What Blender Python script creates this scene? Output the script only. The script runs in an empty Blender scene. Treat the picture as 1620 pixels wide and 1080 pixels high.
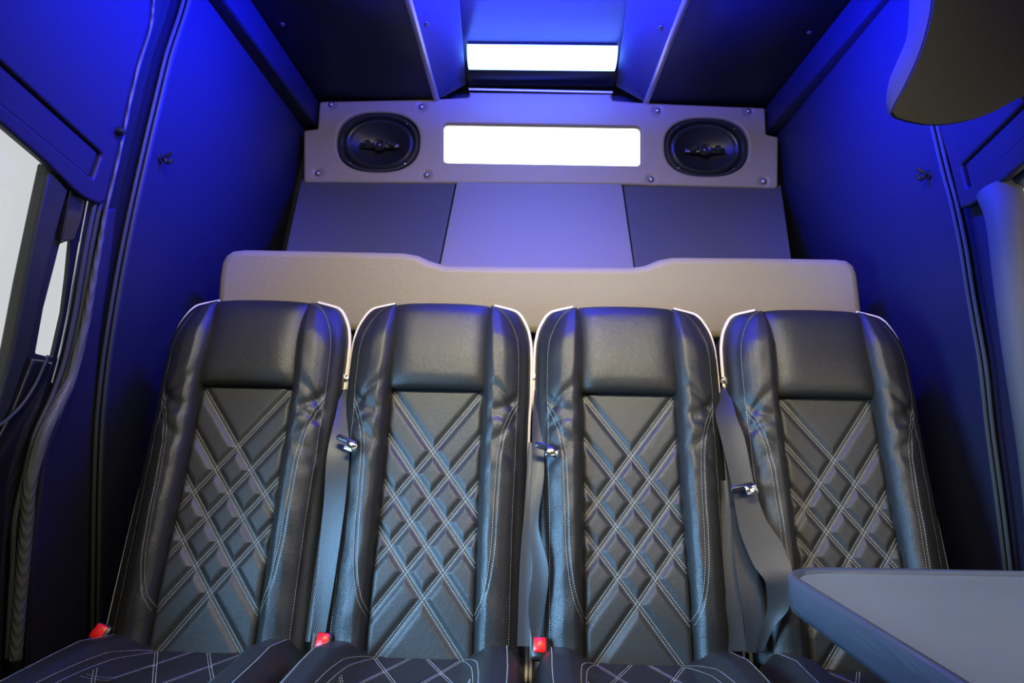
import bpy, math, random
import numpy as np
from math import sin, cos, pi, radians, sqrt, exp
random.seed(4)
S = bpy.context.scene
COL = S.collection
# ------------------------------------------------------------------ camera
F, H = 1100.0, 1.05
def rz(a): return np.array([[cos(a), -sin(a), 0], [sin(a), cos(a), 0], [0, 0, 1]])
def rx(a): return np.array([[1, 0, 0], [0, cos(a), -sin(a)], [0, sin(a), cos(a)]])
RM = rz(radians(1.16)) @ rx(radians(90 + 5.69)) @ rz(radians(1.2))
CAM = np.array([0.0, 0.0, H])
cd = bpy.data.cameras.new('camera'); cam = bpy.data.objects.new('camera', cd); COL.objects.link(cam)
cd.sensor_width = 36; cd.lens = F / 1620 * 36; cd.clip_start = 0.02
from mathutils import Matrix, Vector
m4 = Matrix([list(RM[i]) + [CAM[i]] for i in range(3)] + [[0, 0, 0, 1]])
cam.matrix_world = m4
S.camera = cam
# ------------------------------------------------------------------ colour management
S.view_settings.view_transform = 'Standard'; S.view_settings.look = 'None'
S.view_settings.gamma = 1; S.view_settings.exposure = 0.0; S.view_settings.use_curve_mapping = False
# ------------------------------------------------------------------ world: overcast sky, brighter behind the van
W = bpy.data.worlds.new('sky'); S.world = W; W.use_nodes = True
nt = W.node_tree; nt.nodes.clear()
out = nt.nodes.new('ShaderNodeOutputWorld'); bg = nt.nodes.new('ShaderNodeBackground')
tc = nt.nodes.new('ShaderNodeTexCoord'); sp = nt.nodes.new('ShaderNodeSeparateXYZ')
rp = nt.nodes.new('ShaderNodeValToRGB')
rp.color_ramp.elements[0].position = 0.875; rp.color_ramp.elements[0].color = (0.66, 0.68, 0.70, 1)
rp.color_ramp.elements[1].position = 0.915; rp.color_ramp.elements[1].color = (2.2, 2.25, 2.4, 1)
nt.links.new(tc.outputs['Generated'], sp.inputs[0]); nt.links.new(sp.outputs['Y'], rp.inputs[0])
nt.links.new(rp.outputs[0], bg.inputs['Color']); nt.links.new(bg.outputs[0], out.inputs[0]); bg.inputs['Strength'].default_value = 1.0
# ------------------------------------------------------------------ lamps of the cabin and an added blue fill
def area(name, loc, target, sx, sy, power, col, spread=180):
    l = bpy.data.lights.new(name, 'AREA'); l.shape = 'RECTANGLE'; l.size = sx; l.size_y = sy
    l.energy = power; l.color = col; l.spread = radians(spread)
    o = bpy.data.objects.new(name, l); COL.objects.link(o); o.location = loc
    d = Vector(target) - Vector(loc); o.rotation_euler = d.to_track_quat('-Z', 'Y').to_euler()
    return o
area('ceiling_lamp_warm', (0.0, 0.62, 2.1), (0.05, 1.75, 1.2), 0.9, 0.25, 15, (1.0, 0.93, 0.68), 110)
area('daylight_left_door', (-0.86, 0.85, 0.95), (0.35, 1.55, 0.66), 0.5, 0.5, 10, (0.26, 0.58, 1.0), 80)
area('daylight_right_window', (1.0, 0.45, 1.35), (0.3, 1.6, 0.8), 0.5, 0.5, 4, (1.0, 0.8, 0.62), 130)
BLUE = (0.004, 0.010, 1.0)
area('led_strip_left', (-0.05, 1.45, 2.17), (-0.95, 1.60, 2.00), 0.6, 0.04, 42, BLUE, 84)
area('led_strip_right', (0.13, 1.45, 2.17), (1.0, 1.60, 2.00), 0.6, 0.04, 42, BLUE, 84)
area('blue_channel_fill', (0.04, 1.62, 2.215), (0.04, 1.66, 2.5), 0.25, 0.3, 260, BLUE)  # unseen blue fill, added to light the ceiling flanks
# ------------------------------------------------------------------ helpers: pixel -> point on a real plane
def ray(x, y): return RM @ np.array([(x - 810) / F, -(y - 540) / F, -1.0])
def ptY(x, y, Y): r = ray(x, y); return CAM + r * Y / r[1]
def ptZ(x, y, Z): r = ray(x, y); return CAM + r * (Z - H) / r[2]
def ptP(x, y, fr, off=0.0):
    r = ray(x, y); n = fr.n; t = (np.dot(n, fr.o + n * off - CAM)) / np.dot(n, r); return CAM + r * t
def unit(v): v = np.array(v, float); return v / np.linalg.norm(v)
class Frame:
    def __init__(s, o, ux, n):
        s.o = np.array(o, float); s.n = unit(n); ux = np.array(ux, float); s.ux = unit(ux - s.n * np.dot(ux, s.n)); s.uy = np.cross(s.n, s.ux)
    def to2(s, p): d = np.array(p) - s.o; return (float(np.dot(d, s.ux)), float(np.dot(d, s.uy)))
    def w(s, a, b, c=0.0): return s.o + s.ux * a + s.uy * b + s.n * c
    def px(s, pts, off=0.0): return [s.to2(ptP(x, y, s, off)) for x, y in pts]
# ------------------------------------------------------------------ helpers: objects
ORI = {}
def tag(o, label=None, cat=None, group=None, kind=None):
    if label: o['label'] = label
    if cat: o['category'] = cat
    if group: o['group'] = group
    if kind: o['kind'] = kind
    return o
def thing(name, loc, label, cat, group=None):
    o = bpy.data.objects.new(name, None); COL.objects.link(o); o.location = loc; o.empty_display_size = 0.05
    ORI[o.name] = np.array(loc, float); return tag(o, label, cat, group)
def finish(me, name, mat, parent, sharp=40, smooth=True):
    """me holds world coordinates; shift to the parent's (or its own) origin"""
    n = len(me.vertices); co = np.empty(n * 3); me.vertices.foreach_get('co', co); co = co.reshape(-1, 3)
    if parent is not None: org = ORI[parent.name]
    else: org = np.array([co[:, 0].mean(), co[:, 1].mean(), co[:, 2].min()])
    me.vertices.foreach_set('co', (co - org).ravel()); me.update()
    if smooth:
        me.shade_smooth()
        if sharp: me.set_sharp_from_angle(angle=radians(sharp))
    me.name = name
    o = bpy.data.objects.new(name, me); COL.objects.link(o); me.materials.clear(); me.materials.append(mat)
    if parent is not None: o.parent = parent
    else: o.location = org
    ORI[o.name] = org
    return o
class MB:
    def __init__(s): s.v = []; s.f = []; s.n = 0
    def add(s, verts, faces):
        verts = np.asarray(verts, float).reshape(-1, 3); s.v.append(verts)
        s.f += [tuple(i + s.n for i in f) for f in faces]; s.n += len(verts)
    def grid(s, P, closed_v=False, flip=False):
        """P: array (nu,nv,3)"""
        P = np.asarray(P, float); nu, nv = P.shape[:2]; fs = []
        for i in range(nu - 1):
            for j in range(nv if closed_v else nv - 1):
                k = (j + 1) % nv
                q = (i * nv + j, i * nv + k, (i + 1) * nv + k, (i + 1) * nv + j)
                fs.append(q[::-1] if flip else q)
        s.add(P.reshape(-1, 3), fs)
    def tube(s, pts, r, seg=8, cap=True):
        pts = [np.array(p, float) for p in pts]; n = len(pts)
        rr = r if hasattr(r, '__len__') else [r] * n
        T = [unit(pts[min(i + 1, n - 1)] - pts[max(i - 1, 0)]) for i in range(n)]
        a = np.array([0, 0, 1.0]) if abs(T[0][2]) < 0.9 else np.array([1.0, 0, 0])
        N = unit(np.cross(T[0], a)); rings = []
        for i in range(n):
            N = unit(N - T[i] * np.dot(N, T[i])); B = np.cross(T[i], N)
            rings.append([pts[i] + (N * cos(2 * pi * k / seg) + B * sin(2 * pi * k / seg)) * rr[i] for k in range(seg)])
        base = s.n; s.grid(np.array(rings), closed_v=True)
        if cap: s.f.append(tuple(base + k for k in range(seg))[::-1]); s.f.append(tuple(base + (n - 1) * seg + k for k in range(seg)))
    def box(s, c, sx, sy, sz, fr=None, bev=0.0):
        b = bev; X, Y, Z = sx / 2, sy / 2, sz / 2; vs = []
        prof = [(-Z, b), (-Z + b, 0), (Z - b, 0), (Z, b)] if b > 0 else [(-Z, 0), (Z, 0)]
        rings = []
        for z, ins in prof:
            x, y = X - ins, Y - ins
            if b > 0: ring = [(-x + b, -y), (x - b, -y), (x, -y + b), (x, y - b), (x - b, y), (-x + b, y), (-x, y - b), (-x, -y + b)]
            else: ring = [(-x, -y), (x, -y), (x, y), (-x, y)]
            rings.append([(p[0], p[1], z) for p in ring])
        R = np.array(rings); sh = R.shape
        c = np.array(c, float)
        if fr is None: R = R + c
        else: R = c + R[..., 0:1] * fr.ux + R[..., 1:2] * fr.uy + R[..., 2:3] * fr.n
        base = s.n; s.grid(R, closed_v=True); k = sh[1]
        s.f.append(tuple(base + i for i in range(k))[::-1]); s.f.append(tuple(base + (sh[0] - 1) * k + i for i in range(k)))
    def lathe(s, c, prof, fr, seg=32, sx=1.0, sy=1.0, p=2.0):
        """prof: list of (radius, depth along n); super-elliptic ring"""
        R = []
        for r, d in prof:
            ring = []
            for k in range(seg):
                a = 2 * pi * k / seg; ca, sa = cos(a), sin(a)
                x = math.copysign(abs(ca) ** (2 / p), ca) * r * sx; y = math.copysign(abs(sa) ** (2 / p), sa) * r * sy
                ring.append(np.array(c) + fr.ux * x + fr.uy * y + fr.n * d)
            R.append(ring)
        s.grid(np.array(R), closed_v=True)
    def build(s, name, mat, parent=None, sharp=40, smooth=True):
        me = bpy.data.meshes.new(name); V = np.concatenate(s.v)
        me.from_pydata(V.tolist(), [], s.f); me.update(); return finish(me, name, mat, parent, sharp, smooth)
def round_poly(pts, rad, seg=6):
    n = len(pts); res = []
    for i, p in enumerate(pts):
        r = rad[i] if hasattr(rad, '__len__') else rad
        p = np.array(p, float); a = np.array(pts[i - 1], float); b = np.array(pts[(i + 1) % n], float)
        if r <= 0: res.append(tuple(p)); continue
        ua = unit(a - p); ub = unit(b - p); ang = math.acos(max(-1, min(1, float(np.dot(ua, ub)))))
        t = min(r / math.tan(ang / 2), np.linalg.norm(a - p) * 0.49, np.linalg.norm(b - p) * 0.49)
        A = p + ua * t; B = p + ub * t
        for k in range(seg + 1):
            q = k / seg; res.append(tuple(A * (1 - q) ** 2 + p * 2 * q * (1 - q) + B * q * q))
    return res
def plate(name, loops, thick, bev, fr, mat, parent=None, top=0.0, sharp=35):
    """solid plate: outlines in frame coordinates, front face at height `top` along the frame's normal"""
    cu = bpy.data.curves.new('c', 'CURVE'); cu.dimensions = '2D'; cu.fill_mode = 'BOTH'
    for lp in loops:
        sp_ = cu.splines.new('POLY'); sp_.points.add(len(lp) - 1)
        for i, p in enumerate(lp): sp_.points[i].co = (p[0], p[1], 0, 1)
        sp_.use_cyclic_u = True
    bev = min(bev, thick / 2 - 1e-4)
    cu.extrude = thick / 2 - bev; cu.bevel_depth = bev; cu.bevel_resolution = 3; cu.offset = -bev
    ob = bpy.data.objects.new('c', cu); COL.objects.link(ob)
    dg = bpy.context.evaluated_depsgraph_get(); dg.update()
    me = bpy.data.meshes.new_from_object(ob.evaluated_get(dg))
    bpy.data.objects.remove(ob); bpy.data.curves.remove(cu)
    n = len(me.vertices); co = np.empty(n * 3); me.vertices.foreach_get('co', co); co = co.reshape(-1, 3)
    co[:, 2] += top - thick / 2
    me.vertices.foreach_set('co', (fr.o + co[:, 0:1] * fr.ux + co[:, 1:2] * fr.uy + co[:, 2:3] * fr.n).ravel())
    return finish(me, name, mat, parent, sharp)
def crom(xs, ys):
    xs = np.array(xs, float); ys = np.array(ys, float)
    d = np.diff(ys) / np.diff(xs); m = np.zeros(len(xs)); m[0] = d[0]; m[-1] = d[-1]
    for i in range(1, len(xs) - 1): m[i] = 0 if d[i - 1] * d[i] <= 0 else 2 * d[i - 1] * d[i] / (d[i - 1] + d[i])
    def f(x):
        x = np.clip(np.asarray(x, float), xs[0], xs[-1]); i = np.clip(np.searchsorted(xs, x) - 1, 0, len(xs) - 2)
        h = xs[i + 1] - xs[i]; t = (x - xs[i]) / h
        return (2 * t**3 - 3 * t**2 + 1) * ys[i] + (t**3 - 2 * t**2 + t) * h * m[i] + (-2 * t**3 + 3 * t**2) * ys[i + 1] + (t**3 - t**2) * h * m[i + 1]
    return f
def smooth_path(pts, k=8):
    pts = np.array(pts, float); s = np.r_[0, np.cumsum(np.linalg.norm(np.diff(pts, axis=0), axis=1))]
    q = np.linspace(0, s[-1], (len(pts) - 1) * k + 1); return np.stack([crom(s, pts[:, i])(q) for i in range(pts.shape[1])], axis=1)
def ribbon(mb, left, right, th=0.0012, k=8, n=5, bow=0.0):
    L = smooth_path(left, k); R = smooth_path(right, k)
    if len(L) != len(R): raise ValueError
    T = np.gradient((L + R) / 2, axis=0); Nn = np.cross(R - L, T); Nn /= np.linalg.norm(Nn, axis=1)[:, None]
    rings = []
    for i in range(len(L)):
        fr_ = [L[i] + (R[i] - L[i]) * t + Nn[i] * (th + bow * sin(pi * t)) for t in np.linspace(0, 1, n)]
        bk_ = [L[i] + (R[i] - L[i]) * t - Nn[i] * (th - bow * sin(pi * t)) for t in np.linspace(1, 0, n)]
        rings.append(fr_ + bk_)
    base = mb.n; m = 2 * n; mb.grid(np.array(rings), closed_v=True)
    mb.f.append(tuple(base + i for i in range(m))[::-1]); mb.f.append(tuple(base + (len(L) - 1) * m + i for i in range(m)))
# ------------------------------------------------------------------ materials
def mat(name, col, rough=0.5, metal=0.0, bump=None, spec=0.5, emit=None, coat=0.0, vary=0.0, sheen=0.0):
    m = bpy.data.materials.new(name); m.use_nodes = True; t = m.node_tree; b = t.nodes['Principled BSDF']
    b.inputs['Base Color'].default_value = (*col, 1); b.inputs['Roughness'].default_value = rough; b.inputs['Metallic'].default_value = metal
    b.inputs['Specular IOR Level'].default_value = spec; b.inputs['Coat Weight'].default_value = coat
    if sheen: b.inputs['Sheen Weight'].default_value = sheen
    if emit: b.inputs['Emission Color'].default_value = (*emit[0], 1); b.inputs['Emission Strength'].default_value = emit[1]
    co = t.nodes.new('ShaderNodeTexCoord')
    if bump:
        kind, scale, strength, dist = bump
        if kind == 'leather':
            n1 = t.nodes.new('ShaderNodeTexVoronoi'); n1.inputs['Scale'].default_value = scale; n1.feature = 'F1'
            n2 = t.nodes.new('ShaderNodeTexNoise'); n2.inputs['Scale'].default_value = scale * 0.12; n2.inputs['Detail'].default_value = 3
            mx = t.nodes.new('ShaderNodeMath'); mx.operation = 'MULTIPLY_ADD'; mx.inputs[1].default_value = 2.0
            t.links.new(co.outputs['Object'], n1.inputs['Vector']); t.links.new(co.outputs['Object'], n2.inputs['Vector'])
            t.links.new(n2.outputs['Fac'], mx.inputs[0]); t.links.new(n1.outputs['Distance'], mx.inputs[2]); h = mx.outputs[0]
        elif kind == 'weave':
            mp = t.nodes.new('ShaderNodeMapping'); mp.inputs['Rotation'].default_value = (0, 0, radians(45))
            n1 = t.nodes.new('ShaderNodeTexWave'); n1.inputs['Scale'].default_value = scale
            t.links.new(co.outputs['Object'], mp.inputs[0]); t.links.new(mp.outputs[0], n1.inputs['Vector']); h = n1.outputs['Fac']
        else:
            n1 = t.nodes.new('ShaderNodeTexNoise'); n1.inputs['Scale'].default_value = scale; n1.inputs['Detail'].default_value = 4
            t.links.new(co.outputs['Object'], n1.inputs['Vector']); h = n1.outputs['Fac']
        bp = t.nodes.new('ShaderNodeBump'); bp.inputs['Strength'].default_value = strength; bp.inputs['Distance'].default_value = dist
        t.links.new(h, bp.inputs['Height']); t.links.new(bp.outputs[0], b.inputs['Normal'])
    if vary:
        n3 = t.nodes.new('ShaderNodeTexNoise'); n3.inputs['Scale'].default_value = 9; n3.inputs['Detail'].default_value = 5
        r = t.nodes.new('ShaderNodeMapRange'); r.inputs['To Min'].default_value = rough - vary; r.inputs['To Max'].default_value = rough + vary
        t.links.new(co.outputs['Object'], n3.inputs['Vector']); t.links.new(n3.outputs['Fac'], r.inputs['Value']); t.links.new(r.outputs[0], b.inputs['Roughness'])
    return m
LEATHER = mat('black_leather', (0.015, 0.0148, 0.0145), 0.40, bump=('leather', 520, 0.35, 0.0012), vary=0.06)
QUILT = mat('quilted_leather', (0.024, 0.0235, 0.0225), 0.46, bump=('leather', 520, 0.35, 0.0012), vary=0.05)
SHELL = mat('seat_shell_vinyl', (0.01, 0.01, 0.011), 0.55)
THREAD = mat('grey_thread', (0.36, 0.36, 0.34), 0.8)
PIPING = mat('cream_piping', (0.72, 0.63, 0.53), 0.5)
TAUPE = mat('taupe_vinyl', (0.24, 0.20, 0.130), 0.5, bump=('leather', 420, 0.35, 0.0012))
GREYV = mat('grey_vinyl', (0.20, 0.18, 0.175), 0.5, bump=('leather', 380, 0.3, 0.0010))
CHAR = mat('charcoal_vinyl', (0.062, 0.060, 0.062), 0.6, bump=('leather', 380, 0.3, 0.0010))
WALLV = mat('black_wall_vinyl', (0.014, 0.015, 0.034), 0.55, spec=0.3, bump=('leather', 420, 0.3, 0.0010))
PODS_LIT = mat('pod_lit_side_vinyl', (0.05, 0.05, 0.06), 0.5, bump=('leather', 420, 0.3, 0.001))  # lighter than the pod leather: light on the side put into its colour
FLANKV_LIT = mat('flank_vinyl_lit_blue', (0.045, 0.052, 0.13), 0.5, bump=('leather', 420, 0.3, 0.0010))  # wall vinyl made brighter and bluer; blue light painted into the colour
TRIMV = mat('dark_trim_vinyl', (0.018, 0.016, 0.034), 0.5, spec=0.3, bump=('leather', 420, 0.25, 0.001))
BLACKP = mat('black_plastic', (0.012, 0.012, 0.013), 0.35)
GLOSS = mat('glossy_black_paint', (0.012, 0.012, 0.012), 0.12, coat=0.4)
RUBBER = mat('rubber_seal', (0.05, 0.052, 0.05), 0.5, bump=('noise', 300, 0.2, 0.001))
RIBSEAL = mat('ribbed_edge_seal', (0.09, 0.09, 0.085), 0.4, bump=('weave', 40, 0.6, 0.002))
GREYP = mat('grey_pillar_trim', (0.075, 0.075, 0.072), 0.65, bump=('noise', 500, 0.2, 0.001))
TRIMG = mat('door_pillar_trim', (0.022, 0.024, 0.018), 0.4)
DOORV = mat('door_black_vinyl', (0.012, 0.0115, 0.010), 0.5)
CHROME = mat('chrome', (0.8, 0.8, 0.82), 0.15, 1.0)
STEEL = mat('dark_steel', (0.25, 0.25, 0.27), 0.3, 1.0)
BUTTON = mat('covered_button', (0.33, 0.30, 0.31), 0.25, 0.7)
ALU = mat('aluminium_strip', (0.62, 0.62, 0.66), 0.3, 0.6)
CARBON = mat('ribbed_ceiling_panel', (0.05, 0.05, 0.06), 0.28, bump=('weave', 60, 0.5, 0.001))
CONE = mat('speaker_cone', (0.012, 0.012, 0.014), 0.4)
SURR = mat('speaker_surround', (0.02, 0.02, 0.022), 0.3)
REDP = mat('red_button', (0.75, 0.008, 0.006), 0.35)
BELT = mat('belt_webbing', (0.024, 0.024, 0.026), 0.42, bump=('weave', 120, 0.3, 0.0006))
TABLET = mat('table_laminate', (0.165, 0.205, 0.165), 0.4, bump=('noise', 900, 0.25, 0.0008), vary=0.08)
TABLER = mat('table_rim_vinyl', (0.055, 0.07, 0.10), 0.3, coat=0.5)
FLOORM = mat('dark_floor', (0.03, 0.03, 0.03), 0.6)
LEDM = mat('led_diffuser', (0.6, 0.7, 0.9), 0.4, emit=((0.14, 0.32, 1.0), 7.8))
PODM = mat('pod_leather', (0.012, 0.011, 0.009), 0.55, spec=0.3, bump=('leather', 420, 0.3, 0.001))
BTN = [(524, 165), (667, 169), (503, 274), (675, 277), (1040, 175), (1184, 176), (1030, 284), (1208, 287)]
def dimpled(m, pts):
    m = m.copy(); m.name = 'dimpled_taupe_vinyl'; t = m.node_tree; bp = [n for n in t.nodes if n.type == 'BUMP'][0]; b = t.nodes['Principled BSDF']
    co = [n for n in t.nodes if n.type == 'TEX_COORD'][0]; last = None
    for p in pts:
        v = t.nodes.new('ShaderNodeVectorMath'); v.operation = 'DISTANCE'; v.inputs[1].default_value = tuple(p); t.links.new(co.outputs['Object'], v.inputs[0])
        if last is None: last = v.outputs['Value']
        else:
            mn = t.nodes.new('ShaderNodeMath'); mn.operation = 'MINIMUM'; t.links.new(last, mn.inputs[0]); t.links.new(v.outputs['Value'], mn.inputs[1]); last = mn.outputs[0]
    mr = t.nodes.new('ShaderNodeMapRange'); mr.interpolation_type = 'SMOOTHERSTEP'; mr.inputs['From Min'].default_value = .004; mr.inputs['From Max'].default_value = .030
    t.links.new(last, mr.inputs['Value']); b2 = t.nodes.new('ShaderNodeBump'); b2.inputs['Strength'].default_value = 1; b2.inputs['Distance'].default_value = .006
    t.links.new(mr.outputs[0], b2.inputs['Height']); t.links.new(bp.outputs[0], b2.inputs['Normal']); t.links.new(b2.outputs[0], b.inputs['Normal']); return m
def glass():
    m = bpy.data.materials.new('window_glass'); m.use_nodes = True; t = m.node_tree; t.nodes.clear()
    o = t.nodes.new('ShaderNodeOutputMaterial'); mx = t.nodes.new('ShaderNodeMixShader'); tr = t.nodes.new('ShaderNodeBsdfTransparent'); gl = t.nodes.new('ShaderNodeBsdfGlossy')
    mx.inputs[0].default_value = 0.05; gl.inputs['Roughness'].default_value = 0.03
    t.links.new(tr.outputs[0], mx.inputs[1]); t.links.new(gl.outputs[0], mx.inputs[2]); t.links.new(mx.outputs[0], o.inputs[0]); return m
GLASS = glass()

# ================================================================== ROOM SHELL
# wall planes, leaning slightly inward towards the top; frame ux = +Y, uy = up the wall
Lp = [ptY(290, 0, 1.62), ptY(160, 540, 1.62), ptY(478, 205, 2.56)]
Rp = [ptY(1475, 200, 1.62), ptY(1590, 850, 1.62), ptY(1232, 215, 2.56)]
def wall_frame(P, want):
    n = unit(np.cross(P[1] - P[0], P[2] - P[0])); n = n if n[0] * want > 0 else -n
    up = unit(np.array([0, 0, 1]) - n * n[2]); ux = np.cross(up, n)
    return Frame(P[1], ux, n)      # uy = n x ux
FL = wall_frame(Lp, 1); FR = wall_frame(Rp, -1)
def wy(fr, Y, z):   # frame coords of the wall point with this Y and z
    A = np.array([[fr.ux[1], fr.uy[1]], [fr.ux[2], fr.uy[2]]]); return tuple(np.linalg.solve(A, np.array([Y - fr.o[1], z - fr.o[2]])))
YR = 2.64; ZC = 2.225
winL = FL.px([(76, 256), (60, 345), (38, 450), (18, 555), (-6, 640), (-60, 720), (-300, 900), (-600, 900), (-600, -140), (0, 188)], -0.03)
slit = FL.px([(95, 386), (113, 379), (107, 441), (100, 496), (84, 566), (56, 559), (69, 487), (87, 418)], -0.03)
wl = plate('wall_left', [[wy(FL, -0.7, 0), wy(FL, YR, 0), wy(FL, YR, 2.3), wy(FL, -0.7, 2.3)], round_poly(winL, [.02, .0, .0, .0, .03, .03, .03, .03, .0, .0]), round_poly(slit, .006)],
           0.010, 0.002, FL, DOORV, top=-0.03); tag(wl, kind='structure')
winR = FR.px([(1596, 300), (1640, 262), (1900, 60), (2300, 60), (2300, 880), (1700, 760), (1640, 640), (1612, 470)], -0.03)
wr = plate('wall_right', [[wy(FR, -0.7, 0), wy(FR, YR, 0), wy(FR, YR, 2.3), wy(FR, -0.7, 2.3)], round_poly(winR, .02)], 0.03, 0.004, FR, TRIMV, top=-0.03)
tag(wr, kind='structure')
for nm, fr, poly in (('window_1', FL, winL), ('window_2', FL, slit), ('window_4', FR, winR)):
    c = np.mean(np.array(poly), axis=0); big = [tuple(c + (np.array(p) - c) * 1.03) for p in poly]
    tag(plate(nm, [big], 0.004, 0.001, fr, GLASS, top=-0.041 if fr is FL else -0.062), kind='structure')
FF = Frame((0, -0.7, 0), (1, 0, 0), (0, -1, 0))
tag(plate('wall_front', [[(-1.25, 0), (1.3, 0), (1.3, 2.45), (-1.25, 2.45)], round_poly([(-.75, .95), (.8, .95), (.75, 1.6), (-.7, 1.6)], .08)], 0.03, 0.004, FF, TRIMV, top=0.0), kind='structure')
mb = MB(); mb.box((0.03, 0.95, -0.01), 2.6, 3.5, 0.02); tag(mb.build('floor', FLOORM), kind='structure')
FB = Frame((0, YR, 0), (1, 0, 0), (0, -1, 0))
rw = FB.px([(690, 188), (1024, 192), (1024, 270), (690, 266)])
wb = plate('wall_back', [[(-1.25, 0), (1.3, 0), (1.3, 2.45), (-1.25, 2.45)], round_poly(rw, .02)], 0.03, 0.002, FB, WALLV, top=0.0); tag(wb, kind='structure')
tag(plate('window_3', [FB.px([(695, 190), (1020, 195), (1020, 268), (695, 265)])], 0.004, 0.001, FB, GLASS, top=-0.033), kind='structure')
# ---------------- ceiling: flat outer panels, sloped flanks, channel panel with the light bar
FC = Frame((0, 0, ZC), (1, 0, 0), (0, 0, -1))
xl, xr = -0.357, 0.437
mb = MB()
for a, b in ((-1.0, xl), (xr, 1.08)): mb.box(((a + b) / 2, 0.95, ZC + 0.02), abs(b - a), 3.34, 0.04, bev=0.004)
mb.box((0.04, 0.95, ZC + 0.16), 2.1, 3.34, 0.04)
tag(mb.build('ceiling', WALLV), kind='structure')
def ceil_panel(name, quad, mt, label, screws, parent_lab='panel'):
    P = [np.array(q) for q in quad]; n = unit(np.cross(P[1] - P[0], P[3] - P[0])); n = n if n[2] < 0 else -n
    base = np.mean(P, axis=0); t = thing(name, base, label, 'ceiling panel')
    fr = Frame(P[0], P[1] - P[0], n)
    plate('board', [[fr.to2(p) for p in P]], 0.012, 0.003, fr, mt, t)
    for sx, sy in screws:
        c = ptP(sx, sy, fr); m = MB(); f2 = Frame(c, (1, 0, 0), n)
        m.lathe(c, [(0.0001, 0.006), (0.004, 0.0055), (0.0075, 0.003), (0.009, 0.0)], f2, 16); m.build('screw', STEEL, t)
    return t, fr
zi = ZC + 0.065
il0, il1 = ptZ(741, 152, zi), ptZ(748, -140, zi)
ir0, ir1 = ptZ(969, 152, zi), ptZ(973, -140, zi)
def onY(x, Y, z): return np.array([x, Y, z])
yb = 2.55
ceil_panel('ceiling_flank', [onY(xl, yb, ZC), il0 * [1, 0, 1] + [0, yb, 0], il1 * [1, 0, 1] + [0, 1.0, 0], onY(xl, 1.0, ZC)], FLANKV_LIT,
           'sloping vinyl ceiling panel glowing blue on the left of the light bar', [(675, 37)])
ceil_panel('ceiling_flank', [onY(xr, yb, ZC), ir0 * [1, 0, 1] + [0, yb, 0], ir1 * [1, 0, 1] + [0, 1.0, 0], onY(xr, 1.0, ZC)], FLANKV_LIT,
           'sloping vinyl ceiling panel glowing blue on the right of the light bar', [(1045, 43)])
for o in list(COL.objects):
    if o.name.startswith('ceiling_flank'): o['group'] = 'blue-lit ceiling flanks'
# channel panel
cp = thing('channel_panel', (0.05, 1.8, zi + 0.03), 'ribbed dark ceiling panel in the centre above the rear light bar', 'ceiling panel')
mb = MB(); mb.box((0.045, 1.72, zi + 0.045), 0.62, 1.75, 0.02); mb.build('board', CARBON, cp)
# light bar
A0, A1 = ptZ(742, 117, zi - 0.02), ptZ(971, 120, zi - 0.02); B0, B1 = ptZ(742, 90, zi - 0.02), ptZ(971, 92, zi - 0.02)
y0b, y1b = (B0[1] + B1[1]) / 2, (A0[1] + A1[1]) / 2; xa, xb = A0[0] + .002, A1[0] - .002
lb = thing('light_bar', ((xa + xb) / 2, (y0b + y1b) / 2, zi), 'glowing blue-white light bar across the rear of the ceiling channel', 'ceiling light')
mb = MB(); R = []
for k in range(13):
    a = pi * k / 12; y = (y0b + y1b) / 2 - cos(a) * (y1b - y0b) / 2; z = zi + 0.026 - sin(a) ** .8 * 0.05
    R.append([(xa + (xb - xa) * q, y, z) for q in (0, 0.5, 1)])
mb.grid(np.array(R)); mb.build('diffuser', LEDM, lb)
mb = MB(); mb.box(((xa + xb) / 2, (y0b + y1b) / 2, zi + 0.029), xb - xa - 0.004, y1b - y0b - 0.004, 0.006, bev=.001); mb.build('housing', BLACKP, lb)
# dark lip behind the light bar, with a bright edge strip
C0 = ptZ(741, 141, zi - 0.005)
mb = MB(); mb.box(((xa + xb) / 2, (y1b + 2.55) / 2 + .002, zi + 0.012), xb - xa + 0.03, 2.55 - y1b, 0.03, bev=.004)
tag(mb.build('trim_5', BLACKP), kind='structure')
mb = MB(); p0, p1 = ptY(742, 141, 2.53), ptY(969, 146, 2.53); mb.tube([p0, (p0 + p1) / 2, p1], 0.005, 8); tag(mb.build('trim_6', ALU), kind='structure')
# aluminium strips along the edges of the channel
for k, x in enumerate((xl, xr)):
    mb = MB(); s = 1 if k else -1
    mb.box((x, 1.78, ZC - 0.004), 0.022, 1.54, 0.014, bev=0.004)
    tag(mb.build('trim_%d' % (k + 1), ALU), kind='structure')
# cornices in the roof corners
cz = 2.117
for k, (xi, xo) in enumerate(((-0.818, -1.0), (0.897, 1.1))):
    mb = MB(); mb.box(((xi + xo) / 2, 1.1, (cz + ZC) / 2), abs(xo - xi), 2.95, ZC - cz, bev=0.005)
    tag(mb.build('trim_%d' % (k + 3), WALLV), kind='structure')
for x, y, tt in ((446, 38, 'l'), (1281, 51, 'r')):
    c = ptZ(x, y, ZC); f2 = Frame(c, (1, 0, 0), (0, 0, -1)); m = MB(); m.lathe(c, [(0.0001, 0.006), (0.004, 0.0055), (0.0075, 0.003), (0.009, 0.0)], f2, 16)
    tag(m.build('ceiling_screw', STEEL), 'small dark screw in the black ceiling on the %s beside the cornice' % ('left' if tt == 'l' else 'right'), 'screw', 'black ceiling screws')

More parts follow.
